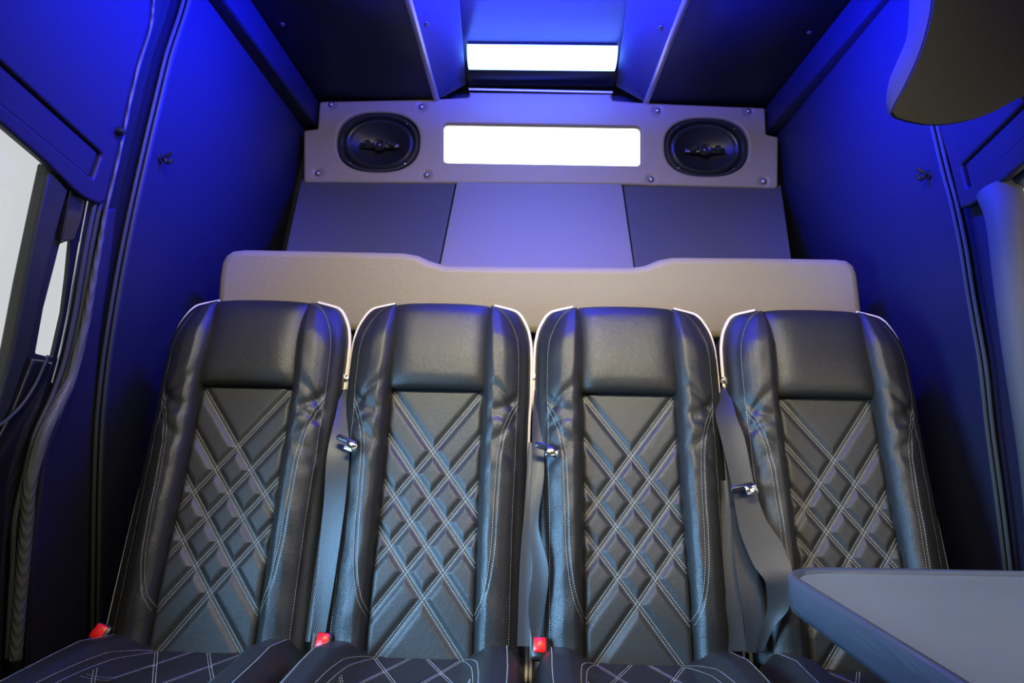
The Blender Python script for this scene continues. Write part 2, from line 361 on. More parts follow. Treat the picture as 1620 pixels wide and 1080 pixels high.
# ---------------- side walls: flat rear panels
gapL = [(303, -40), (295, 0), (264, 100), (240, 200), (217, 300), (196, 400), (172, 540), (160, 640), (154, 760), (152, 900), (150, 1040)]
def side_poly(fr, gap, ins, off):
    g = [fr.to2(ptP(x + ins, y, fr, off)) for x, y in gap]
    return g
g = side_poly(FL, gapL, 8, 0.0)
Z = lambda fr, Y, z: wy(fr, Y, z)
gl = [p for p in g]
lowY = (FL.w(*gl[-1]))[1]
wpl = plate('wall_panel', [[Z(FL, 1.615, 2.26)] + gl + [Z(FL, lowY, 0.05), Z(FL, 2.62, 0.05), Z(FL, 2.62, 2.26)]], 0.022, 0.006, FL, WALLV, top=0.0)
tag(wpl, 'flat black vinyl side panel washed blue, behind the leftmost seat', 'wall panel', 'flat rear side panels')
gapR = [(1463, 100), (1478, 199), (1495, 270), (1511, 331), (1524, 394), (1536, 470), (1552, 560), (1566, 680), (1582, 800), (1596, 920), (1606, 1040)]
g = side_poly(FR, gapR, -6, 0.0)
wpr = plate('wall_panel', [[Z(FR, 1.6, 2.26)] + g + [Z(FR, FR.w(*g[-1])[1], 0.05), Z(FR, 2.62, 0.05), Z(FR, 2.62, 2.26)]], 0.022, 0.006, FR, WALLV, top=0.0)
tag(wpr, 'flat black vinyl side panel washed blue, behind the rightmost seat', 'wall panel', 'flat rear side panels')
# seams beside them
def seam(name, fr, gap, dxs, r, mt, off, n):
    mb = MB()
    for dx in dxs: mb.tube(smooth_path([ptP(x + dx, y, fr, off) for x, y in gap], 5), r, 8)
    o = mb.build(name, mt); tag(o, kind='structure'); return o
seam('trim_7', FL, gapL, (-5, 4), 0.0045, RUBBER, -0.002, 0)
seam('trim_8', FR, gapR[1:], (-4, 5), 0.0045, RUBBER, -0.002, 0)
# header panels above the door and window
def header(fr, poly, inset, label, grp, off=-0.002):
    c = fr.w(*np.mean(np.array(poly), axis=0)); t = thing('header_panel', c, label, 'wall panel', grp)
    ins = round_poly(inset, 0.008)
    cI = np.mean(np.array(inset), axis=0); big = [tuple(np.array(p)) for p in ins]
    plate('cover', [poly, big], 0.022, 0.007, fr, TRIMV, t, top=off)
    plate('inset_strip', [[tuple(cI + (np.array(p) - cI) * 0.985) for p in ins]], 0.012, 0.004, fr, TRIMV, t, top=off - 0.008)
    return t
hl = FL.px([(243, -30), (243, 0), (238, 45), (218, 110), (206, 160), (198, 200), (182, 265), (170, 318), (158, 324), (136, 314), (118, 300), (76, 258), (0, 193), (-200, 20), (-500, -240)])
hl += [Z(FL, 0.5, 2.1), Z(FL, FL.w(*hl[0])[1], 2.1)]
il = FL.px([(164, 244), (150, 284), (0, 160), (-300, -90), (-300, -190), (0, 95)])
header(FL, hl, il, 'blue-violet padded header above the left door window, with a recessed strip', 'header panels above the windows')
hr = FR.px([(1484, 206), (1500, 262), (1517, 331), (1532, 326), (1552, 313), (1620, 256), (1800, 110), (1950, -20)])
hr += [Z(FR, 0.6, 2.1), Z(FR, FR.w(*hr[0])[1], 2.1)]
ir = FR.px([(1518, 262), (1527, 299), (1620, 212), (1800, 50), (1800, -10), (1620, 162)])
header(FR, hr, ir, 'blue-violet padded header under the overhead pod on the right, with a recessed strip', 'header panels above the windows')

# ---------------- left door surround
seal_path = [(246, -30), (243, 0), (238, 45), (218, 110), (206, 160), (198, 200), (184, 265), (167, 335), (158, 385), (146, 450), (133, 520), (115, 590), (92, 640), (66, 695), (50, 750), (42, 830), (34, 920), (24, 1040)]
mb = MB(); pts = smooth_path([ptP(x, y, FL, 0.002) for x, y in seal_path], 6); n = len(pts)
rad = [0.004 + 0.010 * min(1, max(0, (i / n - 0.33) / 0.3)) for i in range(n)]
mb.tube(pts, rad, 10); tag(mb.build('door_edge_seal', RIBSEAL), 'long ribbed rubber seal curving down the left door edge', 'door seal')
dfp = thing('door_frame', ptP(60, 500, FL, 0), 'black sliding door frame around the bright window at far left', 'door frame')
def band(name, fr, lpx, rpx, th, off, mt, parent=None, bev=0.008):
    poly = [fr.to2(ptP(x, y, fr, off)) for x, y in lpx + rpx[::-1]]
    return plate(name, [poly], th, bev, fr, mt, parent, top=off)
band('inner_pillar', FL, [(80, 262), (62, 345), (40, 450), (20, 555), (-4, 640), (-60, 722), (-120, 800)], [(110, 300), (86, 385), (62, 480), (46, 565), (18, 645), (-20, 720), (-80, 860)], 0.03, -0.012, TRIMG, dfp)
band('upper_gloss_panel', FL, [(112, 300), (97, 382)], [(140, 316), (118, 380)], 0.012, -0.016, GLOSS, dfp, 0.003)
band('lower_gloss_panel', FL, [(52, 568), (20, 650), (-20, 725), (-80, 870), (-80, 1150)], [(86, 572), (66, 640), (34, 720), (12, 860), (0, 1150)], 0.02, -0.014, GLOSS, dfp, 0.006)
mb = MB(); mb.tube(smooth_path([ptP(x, y, FL, -0.012) for x, y in [(139, 318), (128, 375), (117, 440), (107, 500), (94, 560), (82, 605)]], 5), 0.0022, 8); mb.build('chrome_strip', CHROME, dfp)
mb = MB()
for dx in (11, 20): mb.tube(smooth_path([ptP(x + dx, y, FL, -0.012) for x, y in [(139, 322), (128, 375), (117, 440), (107, 500), (94, 560), (74, 620), (40, 700), (16, 800), (8, 900), (0, 1040)]], 5), 0.005, 8)
mb.build('door_rubber', RUBBER, dfp)
mb = MB(); mb.tube(smooth_path([ptP(x, y, FL, -0.004) for x, y in [(76, 562), (60, 600), (35, 640), (0, 672), (-60, 705)]], 5), 0.003, 8); mb.build('lower_bead', RUBBER, dfp)
tag(band('trim_9', FL, [(172, 330), (160, 400), (140, 520), (120, 600), (72, 720), (56, 850), (44, 1060)], [(186, 330), (178, 400), (158, 540), (146, 700), (142, 850), (138, 1060)], 0.014, -0.012, TRIMV), kind='structure')
# right pillar
mb = MB(); pr = []
for x, y, w in [(1556, 300, .030), (1572, 340, .042), (1584, 440, .048), (1600, 560, .05), (1622, 700, .052), (1640, 880, .055), (1650, 1040, .055)]:
    pr.append((ptP(x + 22, y, FR, -0.02), w))
mb.tube(smooth_path([p for p, w in pr], 5), 0.04, 16); tag(mb.build('trim_10', GREYP), kind='structure')

# ---------------- overhead pod, upper right
pod = thing('overhead_pod', (1.0, 1.25, 1.75), 'dark curved overhead pod in the upper right corner with a blue-lit side', 'overhead pod')
FP = Frame((0, 1.22, 0), (1, 0, 0), (0, -1, 0))
pf = [(1482, -160), (1477, 0), (1466, 55), (1450, 100), (1432, 138), (1416, 166), (1410, 181), (1440, 194), (1475, 199), (1510, 196), (1560, 182), (1605, 159), (1636, 140), (1636, -160)]
pk = [(1448, -160), (1440, 0), (1436, 55), (1421, 95), (1407, 130), (1403, 160), (1406, 180), (1440, 192), (1475, 197), (1510, 194), (1558, 181), (1590, 162), (1612, 148), (1612, -160)]
rings = []
for t_ in (0, .06, .2, .4, .6, .8, 1.0):
    Y_ = 1.19 + .14 * t_; ring = []
    for (a_, b_), (c_, d_) in zip(pf, pk):
        A_ = ptY(a_, b_, 1.19); B_ = ptY(c_, d_, 1.33); ring.append(A_ * (1 - t_) + B_ * t_)
    ring = smooth_path(ring, 5); c_ = ring.mean(axis=0)
    if t_ == 0: ring = c_ + (ring - c_) * .985
    rings.append(ring)
mb = MB(); m_ = len(rings[0]); mb.grid(np.array(rings), closed_v=True); mb.f.append(tuple(range(m_))); mb.f.append(tuple((len(rings) - 1) * m_ + i for i in range(m_))[::-1])
mb.build('shell', PODM, pod, sharp=50)
mb = MB(); R_ = np.array(rings[1:])[:, :31]; c_ = np.array([-.0015, 0, -.0005]); mb.grid(R_ + c_); mb.build('lit_side_skin', PODS_LIT, pod, sharp=60)  # lighter skin added over the shell's side to paint in its lit face
# ---------------- hooks
def hook(fr, x, y, label):
    c = ptP(x, y, fr, 0.0); t = thing('coat_hook', c, label, 'hook', 'black wall hooks')
    m = MB(); f2 = Frame(c, fr.ux, fr.n)
    m.lathe(c, [(0.013, 0.0), (0.012, 0.004), (0.0001, 0.005)], f2, 18); m.build('base', BLACKP, t)
    m = MB(); u = fr.uy; n_ = fr.n
    m.tube(smooth_path([c, c + n_ * 0.012, c + n_ * 0.018 - u * 0.009, c + n_ * 0.025 - u * 0.007, c + n_ * 0.028 + u * 0.003], 4), 0.0045, 8)
    m.tube(smooth_path([c, c + n_ * 0.015 + u * 0.008, c + n_ * 0.024 + u * 0.018], 4), 0.0045, 8); m.build('prongs', BLACKP, t)
hook(FL, 254, 250, 'small black coat hook on the blue panel behind the leftmost seat')
hook(FR, 1470, 276, 'small black coat hook on the blue panel behind the rightmost seat')
c = ptP(187, 207, FL, 0.0); m = MB(); m.lathe(c, [(0.010, -0.002), (0.010, 0.008), (0.007, 0.014), (0.0001, 0.016)], Frame(c, FL.ux, FL.n), 16)
tag(m.build('panel_knob', BLACKP), 'small round black knob at the edge of the left header panel', 'knob')

# ================================================================== REAR: speaker panel, ramp panels, padded ledge
FS = Frame((0, 2.535, 0), (1, 0, 0), (0, -1, 0))
sp_out = FS.px([(505, 160), (690, 156), (742, 153), (742, 145), (968, 148), (969, 158), (1020, 162), (1211, 170), (1213, 212), (1232, 216), (1231, 298), (985, 292), (722, 290), (480, 289), (480, 206), (502, 203)])
sp_rad = [.012, 0, .01, .004, .004, .01, 0, .012, .006, .012, .015, 0, 0, .015, .012, .006]
def oval(fr, cx, cy, w, h, seg=48, p=2.5, off=0.0):
    c = fr.to2(ptP(cx, cy, fr, off)); a = fr.to2(ptP(cx - w / 2, cy, fr, off)); b = fr.to2(ptP(cx, cy - h / 2, fr, off))
    rx_ = abs(c[0] - a[0]); ry_ = abs(b[1] - c[1])
    return c, rx_, ry_, [(c[0] + math.copysign(abs(cos(t)) ** (2 / p), cos(t)) * rx_, c[1] + math.copysign(abs(sin(t)) ** (2 / p), sin(t)) * ry_) for t in [2 * pi * k / seg for k in range(seg)]]
cL, rxs, rys, ovL = oval(FS, 598, 224, 131, 94); cR, _, _, ovR = oval(FS, 1118, 232, 133, 92)
rect = round_poly(FS.px([(701, 195), (1014, 200), (1014, 262), (701, 257)]), .02)
spn = thing('speaker_panel', (0.04, 2.53, 1.88), 'wide taupe upholstered panel holding two speakers and the lit rear window', 'upholstered panel')
pb = plate('padded_board', [round_poly(sp_out, sp_rad), ovL, ovR, rect], 0.03, 0.009, FS, dimpled(TAUPE, [ptP(x, y, FS) - np.array([0.04, 2.53, 1.88]) for x, y in BTN]), spn, top=0.0)
for x, y in ((524, 165), (667, 169), (503, 274), (675, 277), (1040, 175), (1184, 176), (1030, 284), (1208, 287)):
    c = ptP(x, y, FS, 0); m = MB()
    m.lathe(c, [(0.0001, 0.009), (0.006, 0.0082), (0.010, 0.005), (0.0125, 0.0005), (0.012, -0.002)], FS, 20); m.build('button', BUTTON, spn)
def speaker(c2, rx_, ry_, label):
    c = FS.w(c2[0], c2[1], -0.022); t = thing('car_speaker', c, label, 'speaker', 'oval speakers in the rear panel')
    k = 1.0 / 1.0; L = lambda prof, seg=56, p=2.3, cc=c: (lambda m: (m.lathe(cc, prof, FS, seg, rx_, ry_, p), m)[1])(MB())
    L([(1.02, -0.01), (1.0, 0.006), (0.97, 0.012), (0.90, 0.012), (0.86, 0.006), (0.84, -0.002)]).build('rim', BLACKP, t)
    L([(0.85, -0.002), (0.82, 0.004), (0.77, 0.007), (0.72, 0.004), (0.69, -0.003)], p=2.1).build('surround', SURR, t)
    L([(0.70, -0.003), (0.55, -0.018), (0.35, -0.032), (0.2, -0.038), (0.0001, -0.038)], p=2.0).build('cone', CONE, t)
    m = MB(); m.box(FS.w(c2[0], c2[1] - 0.004, -0.022 - 0.006), 0.15, 0.02, 0.006, fr=FS, bev=.0025); m.build('tweeter_bridge', BLACKP, t)
    for dx, dy, r in ((-0.045, 0.0, 0.014), (0.0, -0.004, 0.022), (0.048, 0.0, 0.014)):
        cc = FS.w(c2[0] + dx, c2[1] + dy, -0.026); m = MB(); m.lathe(cc, [(r, 0.0), (r, 0.010), (r * .85, 0.013), (r * .5, 0.009), (r * .3, 0.012), (0.0001, 0.0135)], FS, 24); m.build('tweeter', SURR, t)
    for sx, sy in ((-.68, .66), (.68, .66), (-.66, -.68), (.66, -.68)):
        cc = FS.w(c2[0] + rx_ * sx * 0.99, c2[1] + ry_ * sy, -0.0125); m = MB(); m.lathe(cc, [(0.0032, 0.001), (0.0025, 0.004), (0.0001, 0.0045)], FS, 10); m.build('screw', CHROME, t)
speaker(cL, rxs, rys, 'oval black car speaker on the left side of the taupe rear panel')
speaker(cR, rxs, rys, 'oval black car speaker on the right side of the taupe rear panel')
# ramp panels below it
p_top = ptY(850, 291, 2.545); e = radians(47)
FRm = Frame(p_top, (1, 0, 0), (0, -sin(e), cos(e)))
def ramp(pts, mt, label, off=0.0, cat='upholstered panel'):
    o = plate('ramp_panel', [round_poly(FRm.px(pts, off), 0.006)], 0.02, 0.005, FRm, mt, None, top=off); return tag(o, label, cat, 'sloping panels under the speaker panel')
ramp([(476, 284), (721, 285), (694, 420), (680, 480), (430, 480), (452, 395)], CHAR, 'dark charcoal sloping panel below the left speaker')
ramp([(723, 285), (984, 289), (1003, 420), (1010, 480), (681, 480), (696, 418)], GREYV, 'light grey sloping panel in the middle below the lit window', 0.006)
ramp([(986, 289), (1236, 292), (1252, 405), (1262, 480), (1012, 480), (1004, 418)], CHAR, 'dark charcoal sloping panel below the right speaker')
# padded ledge behind the seats
FD = Frame((0, 1.93, 0), (1, 0, 0), (0, -1, 0))
ledge = FD.px([(341, 490), (344, 440), (348, 415), (355, 402), (366, 395), (385, 393), (500, 395), (638, 398), (660, 402), (680, 411), (704, 418), (850, 420), (1000, 421), (1022, 418), (1044, 409), (1066, 405), (1200, 406), (1325, 408), (1342, 410), (1353, 418), (1359, 432), (1364, 470), (1370, 530), (1150, 536), (850, 528), (545, 524), (338, 520)])
o = plate('padded_ledge', [ledge], 0.09, 0.022, FD, TAUPE, None, top=0.0, sharp=0)
tag(o, 'long taupe padded ledge with a dipped middle, behind the four seats', 'padded ledge')
FD2 = Frame((0, 1.99, 0), (1, 0, 0), (0, -1, 0))
o = plate('bench_partition', [[(-0.93, 0.0), (0.99, 0.0), (0.96, 1.34), (-0.9, 1.34)]], 0.05, 0.004, FD2, SHELL, None, top=0.02)
tag(o, 'black partition below the taupe ledge, seen in the gaps between the seats', 'partition')

# ================================================================== SEATS
TL = radians(17); YB, ZB = 1.52, 0.505
SU = np.array([1.0, 0, 0]); SV = np.array([0, sin(TL), cos(TL)]); SN = np.array([0, -cos(TL), sin(TL)])
SO = np.array([0, YB, ZB])
FSE = Frame(SO, SU, SN)
def sb(u, v, d):  # seat-back local -> world, broadcast
    u, v, d = np.broadcast_arrays(np.asarray(u, float), np.asarray(v, float), np.asarray(d, float))
    return SO + u[..., None] * SU + v[..., None] * SV + d[..., None] * SN
def dash(mb, P, N, L=0.0038, gap=0.0018, w=0.0010, h=0.0007):
    """P: dense polyline of surface points, N: normals"""
    P = np.array(P); N = np.array(N); s = np.r_[0, np.cumsum(np.linalg.norm(np.diff(P, axis=0), axis=1))]
    q = 0.0
    V = []; Fc = []; base = 0
    while q + L < s[-1]:
        a = np.array([np.interp(q, s, P[:, i]) for i in range(3)]); b = np.array([np.interp(q + L, s, P[:, i]) for i in range(3)])
        n_ = unit([np.interp(q, s, N[:, i]) for i in range(3)]); t_ = unit(b - a); sd = np.cross(t_, n_) * w / 2
        V += [a - sd - n_ * .0003, a + sd - n_ * .0003, a + n_ * h * .2, (a + b) / 2 - sd * 1.3, (a + b) / 2 + sd * 1.3, (a + b) / 2 + n_ * h, b - sd - n_ * .0003, b + sd - n_ * .0003, b + n_ * h * .2]
        for o_ in (0, 3):
            Fc += [(base + o_, base + o_ + 3, base + o_ + 5, base + o_ + 2), (base + o_ + 2, base + o_ + 5, base + o_ + 4, base + o_ + 1)]
        base += 9; q += L + gap
    if V: mb.add(V, Fc)
HW = 0.1135; VT = 0.846
# quilt lines in panel coordinates: x in [-HW,HW], t = distance down from the panel top
TOPV = 0.617; SP = 0.108; DROP = 0.300
qlines = []
for k in range(4):
    for s in (1, -1):
        t0 = SP * k; x0 = -HW * s; x1 = HW * s; t1 = t0 + DROP
        if t1 > 0.66: f = (0.66 - t0) / DROP; x1 = x0 + (x1 - x0) * f; t1 = 0.66
        qlines.append(((x0, TOPV - t0 - .004), (x1, TOPV - t1 - .004)))
def quilt_d(u, v):
    dist = np.full(np.shape(u), 9.0)
    for (a, b) in qlines:
        ax, ay = a; bx, by = b; dx, dy = bx - ax, by - ay; L2 = dx * dx + dy * dy
        t = np.clip(((u - ax) * dx + (v - ay) * dy) / L2, 0, 1); dist = np.minimum(dist, np.hypot(u - ax - t * dx, v - ay - t * dy))
    puff = 1 - np.exp(-(np.maximum(dist - .0042, 0) / .008) ** 2)
    core = -0.0012 * np.exp(-(dist / .0012) ** 2)
    edge = np.clip((HW - np.abs(u)) / .014, 0, 1); edge = np.sqrt(np.clip(1 - (1 - edge) ** 2, 0, 1))
    top = np.clip((TOPV - v) / .014, 0, 1); top = np.sqrt(np.clip(1 - (1 - top) ** 2, 0, 1))
    lum = 0.010 * np.exp(-((v - .16) / .12) ** 2)
    return 0.002 + (0.010 + 0.0068 * puff + core) * np.minimum(edge, top) + lum
vk = [-.05, 0, .12, .30, .45, .55, .62, .69, .735, .775, .808, .83, VT]
ui = crom(vk, [.112, .112, .111, .109, .108, .108, .107, .101, .099, .102, .108, .114, .121])
uo = crom(vk, [.194, .194, .194, .195, .199, .200, .203, .203, .199, .186, .168, .148, .124])
pu = crom(vk, [.224, .224, .224, .223, .221, .222, .225, .225, .224, .218, .204, .186, .128])
hh = crom(vk, [.034, .036, .044, .050, .050, .052, .056, .060, .058, .050, .038, .024, .004])
ftx = [0, .04, .10, .20, .35, .55, .75, .90, 1.0]; fty = crom(ftx, [0.0, .34, .62, .86, 1.0, .97, .82, .62, .40])
rnd = np.random.RandomState(5)
folds = [(0.600, .0030, -0.5, .014), (0.565, .0042, 0.25, .013), (0.535, .0030, -0.10, .010), (0.500, .0026, 0.35, .013), (0.46, .0018, -0.25, .014), (0.41, .0012, 0.2, .015)]
def bol_ud(t, v, s):
    t = np.asarray(t, float); v = np.asarray(v, float)
    u = ui(v) + (uo(v) - ui(v)) * t
    d = 0.004 + hh(v) * fty(t)
    amp = np.clip((t - .12) / .25, 0, 1) * np.clip((1.0 - t) / .12, 0, 1)
    for (v0, a, sl, w) in folds:
        d = d - 1.5 * a * amp * np.exp(-((v - v0 - sl * (t - .5) * .22 - .006 * np.sin(t * 7 + v0 * 90)) / w) ** 2)
    d = d + .0012 * np.sin(v * 60 + 3 * t) * amp
    # sunk channel of the curved double seam
    return u, d
SEAM_V = [0.10, .14, .19, .26, .34, .42, .49, .545, .585]; SEAM_T = [0.02, .26, .40, .48, .50, .52, .60, .78, .98]
stf = crom(SEAM_V, SEAM_T)
def bol_pt(t, v, s):
    u, d = bol_ud(t, v, s)
    if True:
        ts = stf(v); w = (uo(v) - ui(v)) * (np.asarray(t) - ts); inside = (np.asarray(v) > .10) & (np.asarray(v) < .585)
        d = d - np.where(inside, 0.0016 * np.exp(-(w / .0018) ** 2), 0)
    return sb(s * u, v, d)
def bolster(s, parent):
    nt_, nv_ = 44, 210
    tt = np.concatenate([np.linspace(0, .1, 8)[:-1], np.linspace(.1, 1, nt_ - 7)])
    vv = np.concatenate([np.linspace(-.05, .74, nv_ - 40), .74 + (VT - .74) * np.sin(np.linspace(0, pi / 2, 41)[1:])])
    Tg, Vg = np.meshgrid(tt, vv); P = bol_pt(Tg, Vg, s)
    # inner return and outer gusset columns
    U0 = ui(vv); inner = sb(s * U0, vv, -0.03 * np.ones_like(vv))[:, None, :]
    cols = [inner, P]
    uo_, do_ = bol_ud(np.ones_like(vv), vv, s)
    for q in (.06, .15, .35, .6, .85, 1.0):
        uu = uo_ + (pu(vv) - uo_) * (q ** .6); bulge = .004 * sin(pi * q)
        dd = do_ + (-0.016 - do_) * q - .003 * exp(-((q - .1) / .06) ** 2); v2 = vv + np.clip((vv - .72) / .125, 0, 1) * .010 * q
        cols.append(sb(s * (uu + bulge), v2, dd)[:, None, :])
    G = np.concatenate(cols, axis=1); mb = MB(); mb.grid(G, flip=(s > 0)); 
    return mb.build('side_bolster', LEATHER, parent, sharp=70)
def normals(Pf, t, v, s):
    e_ = 1e-3; a = Pf(t + e_, v, s) - Pf(t - e_, v, s); b = Pf(t, v + e_, s) - Pf(t, v - e_, s); n_ = np.cross(a, b) * s
    n_ /= np.linalg.norm(n_, axis=-1)[..., None]; return np.where((n_ @ SN)[..., None] < 0, -n_, n_)
def bol_smooth(t, v, s): u, d = bol_ud(t, v, s); return sb(s * u, v, d)
# cushion
CY0, CD = 1.545, 0.50
def cw(b): b = np.asarray(b, float); return 0.219 + 0.0075 * np.clip(b / .45, 0, 1) ** 1.3 - 0.03 * np.clip((b - .75) / .25, 0, 1) ** 2
def cush(a, b):
    a = np.asarray(a, float); b = np.asarray(b, float); e_ = np.abs(a)
    sm = np.clip((e_ - .42) / .28, 0, 1); sm = sm * sm * (3 - 2 * sm)
    z = 0.532 + .054 * sm * (.45 + .55 * np.clip(b / .3, 0, 1)) - .055 * np.clip((e_ - .80) / .20, 0, 1) ** 2.2
    z = z - .030 * np.clip((.05 - b) / .05, 0, 1) ** 2 - .06 * np.clip((b - .8) / .2, 0, 1) ** 2
    mid = e_ < .5
    qa = (a * .24 + b * CD * .55) / .12; qb = (a * .24 - b * CD * .55) / .12
    dq = np.minimum(np.abs(qa - np.round(qa)), np.abs(qb - np.round(qb))) * .12
    z = z - .004 * np.exp(-(dq / .005) ** 2) * np.clip((.48 - e_) / .05, 0, 1)
    z = z - .005 * np.exp(-((e_ - cseam(b)) * .24 / .004) ** 2)
    return np.stack([a * cw(b), CY0 - b * CD, z], axis=-1)
cseam = crom([-.01, .0, .06, .14, .3, .6, 1.01], [.20, .24, .40, .50, .56, .60, .62])

def make_seat(label):
    root = thing('passenger_seat', (0, 1.5, 0), label, 'seat', 'row of quilted leather seats')
    # quilted centre
    uu = np.linspace(-HW, HW, 122); vv = np.linspace(-.04, TOPV, 352); U, V = np.meshgrid(uu, vv)
    mb = MB(); mb.grid(sb(U, V, quilt_d(U, V))); q = mb.build('quilted_backrest', QUILT, root, sharp=0)
    st = MB()
    for (a, b) in qlines:
        a = np.array(a); b = np.array(b); dr = unit(b - a); nn = np.array([-dr[1], dr[0]])
        for o_ in (-.0034, .0034):
            k = np.linspace(0, 1, 90)[:, None]; L = a + (b - a) * k + nn * o_; L = L[(np.abs(L[:, 0]) < HW - .002) & (L[:, 1] > -.03)]
            dash(st, sb(L[:, 0], L[:, 1], quilt_d(L[:, 0], L[:, 1]) + .0004), np.tile(SN, (len(L), 1)))
    st.build('diamond_stitching', THREAD, q, sharp=0)
    # head pad
    vk2 = [0, .06, .14, .24, .4, .55, .7, .82, .9, 1.0]
    hv = crom(vk2, [.616, .611, .619, .650, .700, .750, .803, .834, .845, .838]); hd = crom(vk2, [.004, .026, .040, .050, .052, .050, .044, .028, .004, -.05])
    k = np.linspace(0, 1, 70); x = np.linspace(-1, 1, 60); X, K = np.meshgrid(x, k)
    rise = (1 - np.abs(X) ** 6 * .35); D = hd(K) * np.where(hd(K) > 0, rise, 1); Vv = hv(K) + .004 * (1 - X ** 2) * (K > .6) * np.clip((K - .6) / .2, 0, 1)
    mb = MB(); mb.grid(sb(X * .117, Vv, D)); mb.build('head_pad', LEATHER, root, sharp=0)
    for s in (-1, 1):
        b_ = bolster(s, root); st = MB()
        vv = np.linspace(.0, .836, 300)
        for t0 in (.93,):
            dash(st, bol_smooth(t0 * np.ones_like(vv), vv, s), normals(bol_smooth, t0 * np.ones_like(vv), vv, s))
        vs = np.linspace(.10, .585, 220)
        for o_ in (-.0042, .0042):
            ts = stf(vs) + o_ / (uo(vs) - ui(vs)); ok = (ts > .01) & (ts < .985); dash(st, bol_smooth(ts[ok], vs[ok], s), normals(bol_smooth, ts[ok], vs[ok], s))
        st.build('stitching', THREAD, b_, sharp=0)
        # cream piping along the rear rim
        vv = np.concatenate([np.linspace(-.02, .74, 60), .74 + (VT - .74) * np.sin(np.linspace(0, pi / 2, 30)[1:])])
        pts = sb(s * (pu(vv) + .0015), vv + np.clip((vv - .72) / .125, 0, 1) * .011, -.017 * np.ones_like(vv))
        mb = MB(); mb.tube(pts, .0048, 8); o = mb.build('piping', PIPING, root, sharp=0); o['label'] = 'cream piping edge'
    # shell behind
    vv = np.concatenate([np.linspace(-.05, .74, 30), .74 + (VT - .74) * np.sin(np.linspace(0, pi / 2, 16)[1:])])
    out_ = [(float(pu(v)), float(v)) for v in vv]; lp = out_ + [(-a, b) for a, b in out_[::-1]]
    plate('back_shell', [lp], 0.11, 0.015, FSE, SHELL, root, top=-0.017)
    # cushion
    a = np.concatenate([np.linspace(-1, -.8, 12)[:-1], np.linspace(-.8, .8, 96), np.linspace(.8, 1, 12)[1:]]); b = np.concatenate([np.linspace(0, .45, 100), np.linspace(.45, 1, 50)[1:]])
    A, B = np.meshgrid(a, b); P = cush(A, B)
    # skirt ring
    P2 = np.pad(P, ((1, 1), (1, 1), (0, 0)), mode='edge'); sk = np.zeros(P2.shape[:2], bool); sk[0] = sk[-1] = True; sk[:, 0] = sk[:, -1] = True
    P2[..., 2] = np.where(sk, 0.40, P2[..., 2]); mb = MB(); mb.grid(P2, flip=True); cu = mb.build('cushion', LEATHER, root, sharp=60)
    st = MB()
    def cline(a_, b_):
        Pq = cush(a_, b_) + [0, 0, .0006]; dash(st, Pq, np.tile([0, 0, 1.0], (len(Pq), 1)), L=.004, w=.0013)
    bb = np.linspace(.01, 1, 160)
    for s in (-1, 1):
        cline(s * .84 * np.ones_like(bb), bb)
        for o_ in (-.022, .022): cline(s * (cseam(bb) + o_), bb)
    for k in range(-9, 10):
        for sg in (1, -1):
            for o_ in (-.0032, .0032):
                b1 = np.linspace(.01, .95, 300); a1 = sg * ((k * .12 + o_ - b1 * CD * .55) / .24); ok = np.abs(a1) < cseam(b1) - .04
                if ok.sum() > 5: cline(a1[ok], b1[ok])
    st.build('stitching', THREAD, cu, sharp=0)
    mb = MB(); mb.box((0, 1.28, .37), .42, .44, .10, bev=.01); mb.build('seat_base', SHELL, root)
    for x_ in (-.15, .15):
        mb = MB(); mb.box((x_, 1.30, .165), .05, .36, .33, bev=.006); mb.build('leg', BLACKP, root)
    return root
def dup(o, parent=None):
    c = o.copy(); COL.objects.link(c); c.parent = parent
    for ch in o.children: dup(ch, c)
    return c
SX = (-0.674, -0.2125, 0.249, 0.717)
labels = ['black quilted leather seat at the far left, next to the door side',
          'black quilted leather seat second from the left, in the row of four',
          'black quilted leather seat third from the left, between two seat belts',
          'black quilted leather seat at the far right, partly behind the table']
seat0 = make_seat(labels[0])
for i in range(4):
    r = seat0 if i == 0 else dup(seat0)
    r.location.x = SX[i]; r['label'] = labels[i]
seat0.location.x = SX[0]

# ================================================================== SEAT BELTS AND BUCKLES
def spt(x, y, d): return ptP(x, y, FSE, d)
def belt(label, straps, tongue, anchor):
    c = spt(anchor[0], anchor[1], -.02); t = thing('seat_belt', c, label, 'seat belt', 'seat belts hanging between the seats')
    for rows in straps:
        mb = MB(); ribbon(mb, [spt(xl_, y1, d1) for (xl_, y1, xr_, y2, d1, d2) in rows], [spt(xr_, y2, d2) for (xl_, y1, xr_, y2, d1, d2) in rows], bow=.0015)
        mb.build('strap', BELT, t, sharp=60)
    # anchor bolt and guide
    f2 = Frame(c, SU, SN); m = MB(); m.lathe(c, [(.012, -.01), (.012, .006), (.009, .010), (.0001, .011)], f2, 16); o = m.build('anchor_bolt', CHROME, t)
    # tongue
    tx, ty, td, ang = tongue; cc = spt(tx, ty, td); ca, sa = cos(ang), sin(ang)
    f3 = Frame(cc, SU * ca + SV * sa, SN); m = MB(); m.box(cc, .052, .014, .014, fr=f3, bev=.004); tg = m.build('tongue', BLACKP, t)
    m = MB(); m.box(cc + f3.ux * .016 + f3.uy * -.010 + f3.n * .007, .026, .020, .003, fr=f3, bev=.001); o = m.build('latch_plate', CHROME, tg); o['label'] = 'chrome latch plate'
    return t
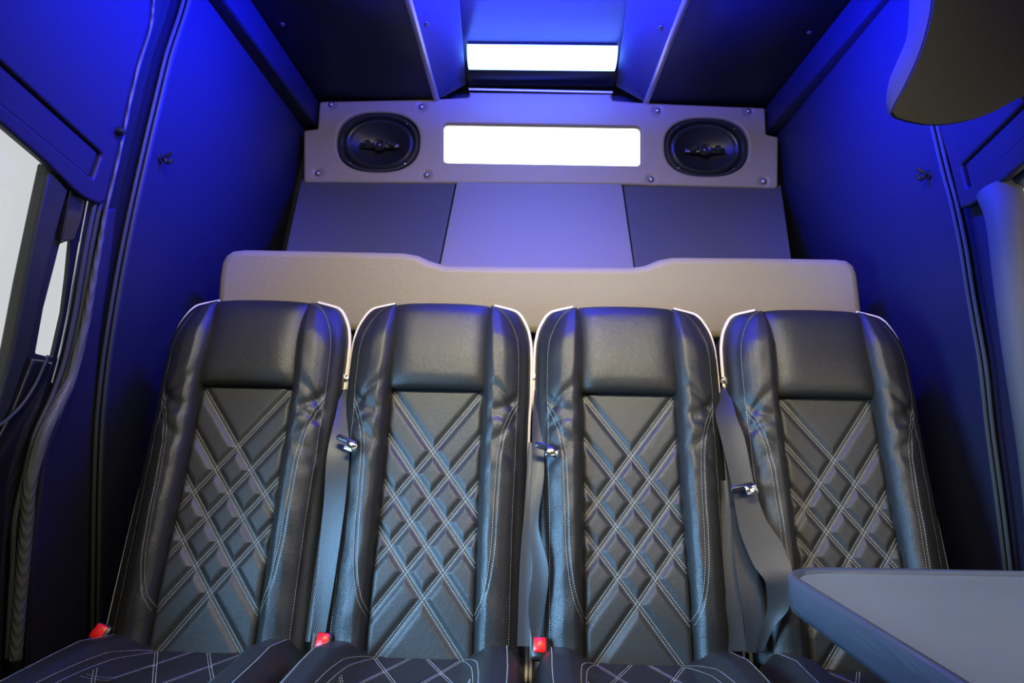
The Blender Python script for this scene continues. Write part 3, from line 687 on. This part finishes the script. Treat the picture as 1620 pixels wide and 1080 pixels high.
belt('dark seat belt between the first and second seats from the left',
     [[(541, 606, 552, 604, -.02, -.02), (530, 660, 549, 658, .02, .01), (518, 715, 553, 722, .045, .04), (512, 800, 545, 806, .045, .05), (502, 900, 531, 905, .04, .045), (494, 1000, 514, 1008, .03, .03)],
      [(541, 606, 549, 604, -.02, -.02), (528, 700, 536, 700, .02, .02), (508, 830, 518, 830, .02, .02), (490, 960, 498, 962, .02, .02), (483, 1015, 491, 1015, .02, .02)]],
     (549, 697, .062, radians(-22)), (547, 600))
belt('dark seat belt between the second and third seats from the left',
     [[(846, 606, 854, 606, -.02, -.02), (842, 680, 860, 676, .02, .01), (842, 740, 861, 744, .03, .03), (838, 820, 852, 826, .04, .045), (842, 900, 868, 906, .045, .05), (836, 960, 862, 960, .04, .04), (842, 1018, 852, 1018, .03, .03)],
      [(836, 700, 843, 700, .02, .02), (830, 800, 843, 800, .03, .03), (822, 900, 840, 900, .03, .03), (818, 1022, 838, 1022, .03, .03)]],
     (864, 707, .062, radians(-14)), (848, 598))
belt('wide black seat belt looping down between the third and rightmost seats',
     [[(1142, 610, 1152, 610, -.015, -.015), (1132, 660, 1164, 655, .03, .03), (1142, 700, 1178, 694, .045, .045), (1158, 772, 1192, 764, .055, .055), (1168, 830, 1212, 822, .06, .06), (1190, 890, 1240, 866, .07, .07), (1212, 925, 1256, 918, .075, .085), (1214, 960, 1248, 962, .06, .075), (1202, 1000, 1226, 990, .05, .06), (1194, 1030, 1206, 1030, .04, .04)],
      [(1142, 615, 1148, 612, -.01, -.01), (1146, 720, 1156, 720, .025, .025), (1156, 810, 1176, 806, .035, .035), (1164, 900, 1192, 892, .04, .04), (1178, 990, 1206, 985, .04, .04), (1180, 1032, 1208, 1032, .035, .035)],
      [(1140, 760, 1150, 760, .02, .02), (1138, 880, 1166, 880, .03, .03), (1150, 1030, 1180, 1030, .03, .03)]],
     (1174, 771, .072, radians(14)), (1147, 603))
for (x, y, ang, lab) in ((156, 1000, -20, 'red seat belt buckle left of the leftmost seat'), (510, 1014, -6, 'red seat belt buckle between the first and second seats from the left'), (854, 1021, 0, 'red seat belt buckle between the second and third seats from the left')):
    c = spt(x, y, .045); t = thing('seat_belt_buckle', c, lab, 'buckle', 'red seat belt buckles'); a_ = radians(ang)
    f = Frame(c, SU * cos(a_) + SV * sin(a_), unit(SN * .9 + SV * .3)); m = MB(); m.box(c - f.uy * .004 - f.n * .010, .034, .046, .020, fr=f, bev=.004); m.build('housing', BLACKP, t)
    m = MB(); m.box(c + f.n * .0015 + f.uy * .001, .026, .030, .008, fr=f, bev=.003); m.build('release_button', REDP, t)
    m = MB(); m.box(c - f.uy * .045 - f.n * .012, .022, .06, .008, fr=f, bev=.003); m.build('stalk', BLACKP, t)

# ================================================================== TABLE
TZ = 0.775
tb = thing('side_table', (0.78, 0.85, 0), 'grey-topped table with a raised rounded rim at the lower right', 'table')
ol = round_poly([(0.462, 0.30), (0.462, 1.315), (1.04, 1.335), (1.04, 0.30)], [.08, .11, .05, .05], 12)
FT = Frame((0, 0, TZ), (1, 0, 0), (0, 0, 1))
def sweep(mb, loop, prof):
    P = np.array(loop); nx = np.roll(P, -1, 0) - np.roll(P, 1, 0); nx /= np.linalg.norm(nx, axis=1)[:, None]; N = np.stack([-nx[:, 1], nx[:, 0]], 1)  # outward for clockwise loop
    R = [[(p[0] + n_[0] * o_, p[1] + n_[1] * o_, z) for p, n_ in zip(P, N)] for o_, z in prof]
    mb.grid(np.array(R), closed_v=True, flip=False)
plate('table_top', [ol], 0.022, 0.002, FT, TABLET, tb, top=-0.006)
mb = MB(); sweep(mb, ol, [(-.016, TZ - .008), (-.013, TZ - .001), (-.008, TZ + .003), (-.002, TZ + .003), (.003, TZ - .001), (.005, TZ - .008), (.004, TZ - .045), (.0, TZ - .056), (-.010, TZ - .062), (-.03, TZ - .062), (-.03, TZ - .02)])
mb.build('raised_rim', TABLER, tb, sharp=60)
mb = MB(); mb.box((0.86, 0.85, TZ / 2 - .02), .07, .07, TZ - .05, bev=.008); mb.build('pedestal', STEEL, tb)
mb = MB(); mb.box((0.86, 0.85, .012), .3, .3, .02, bev=.005); mb.build('foot_plate', STEEL, tb)
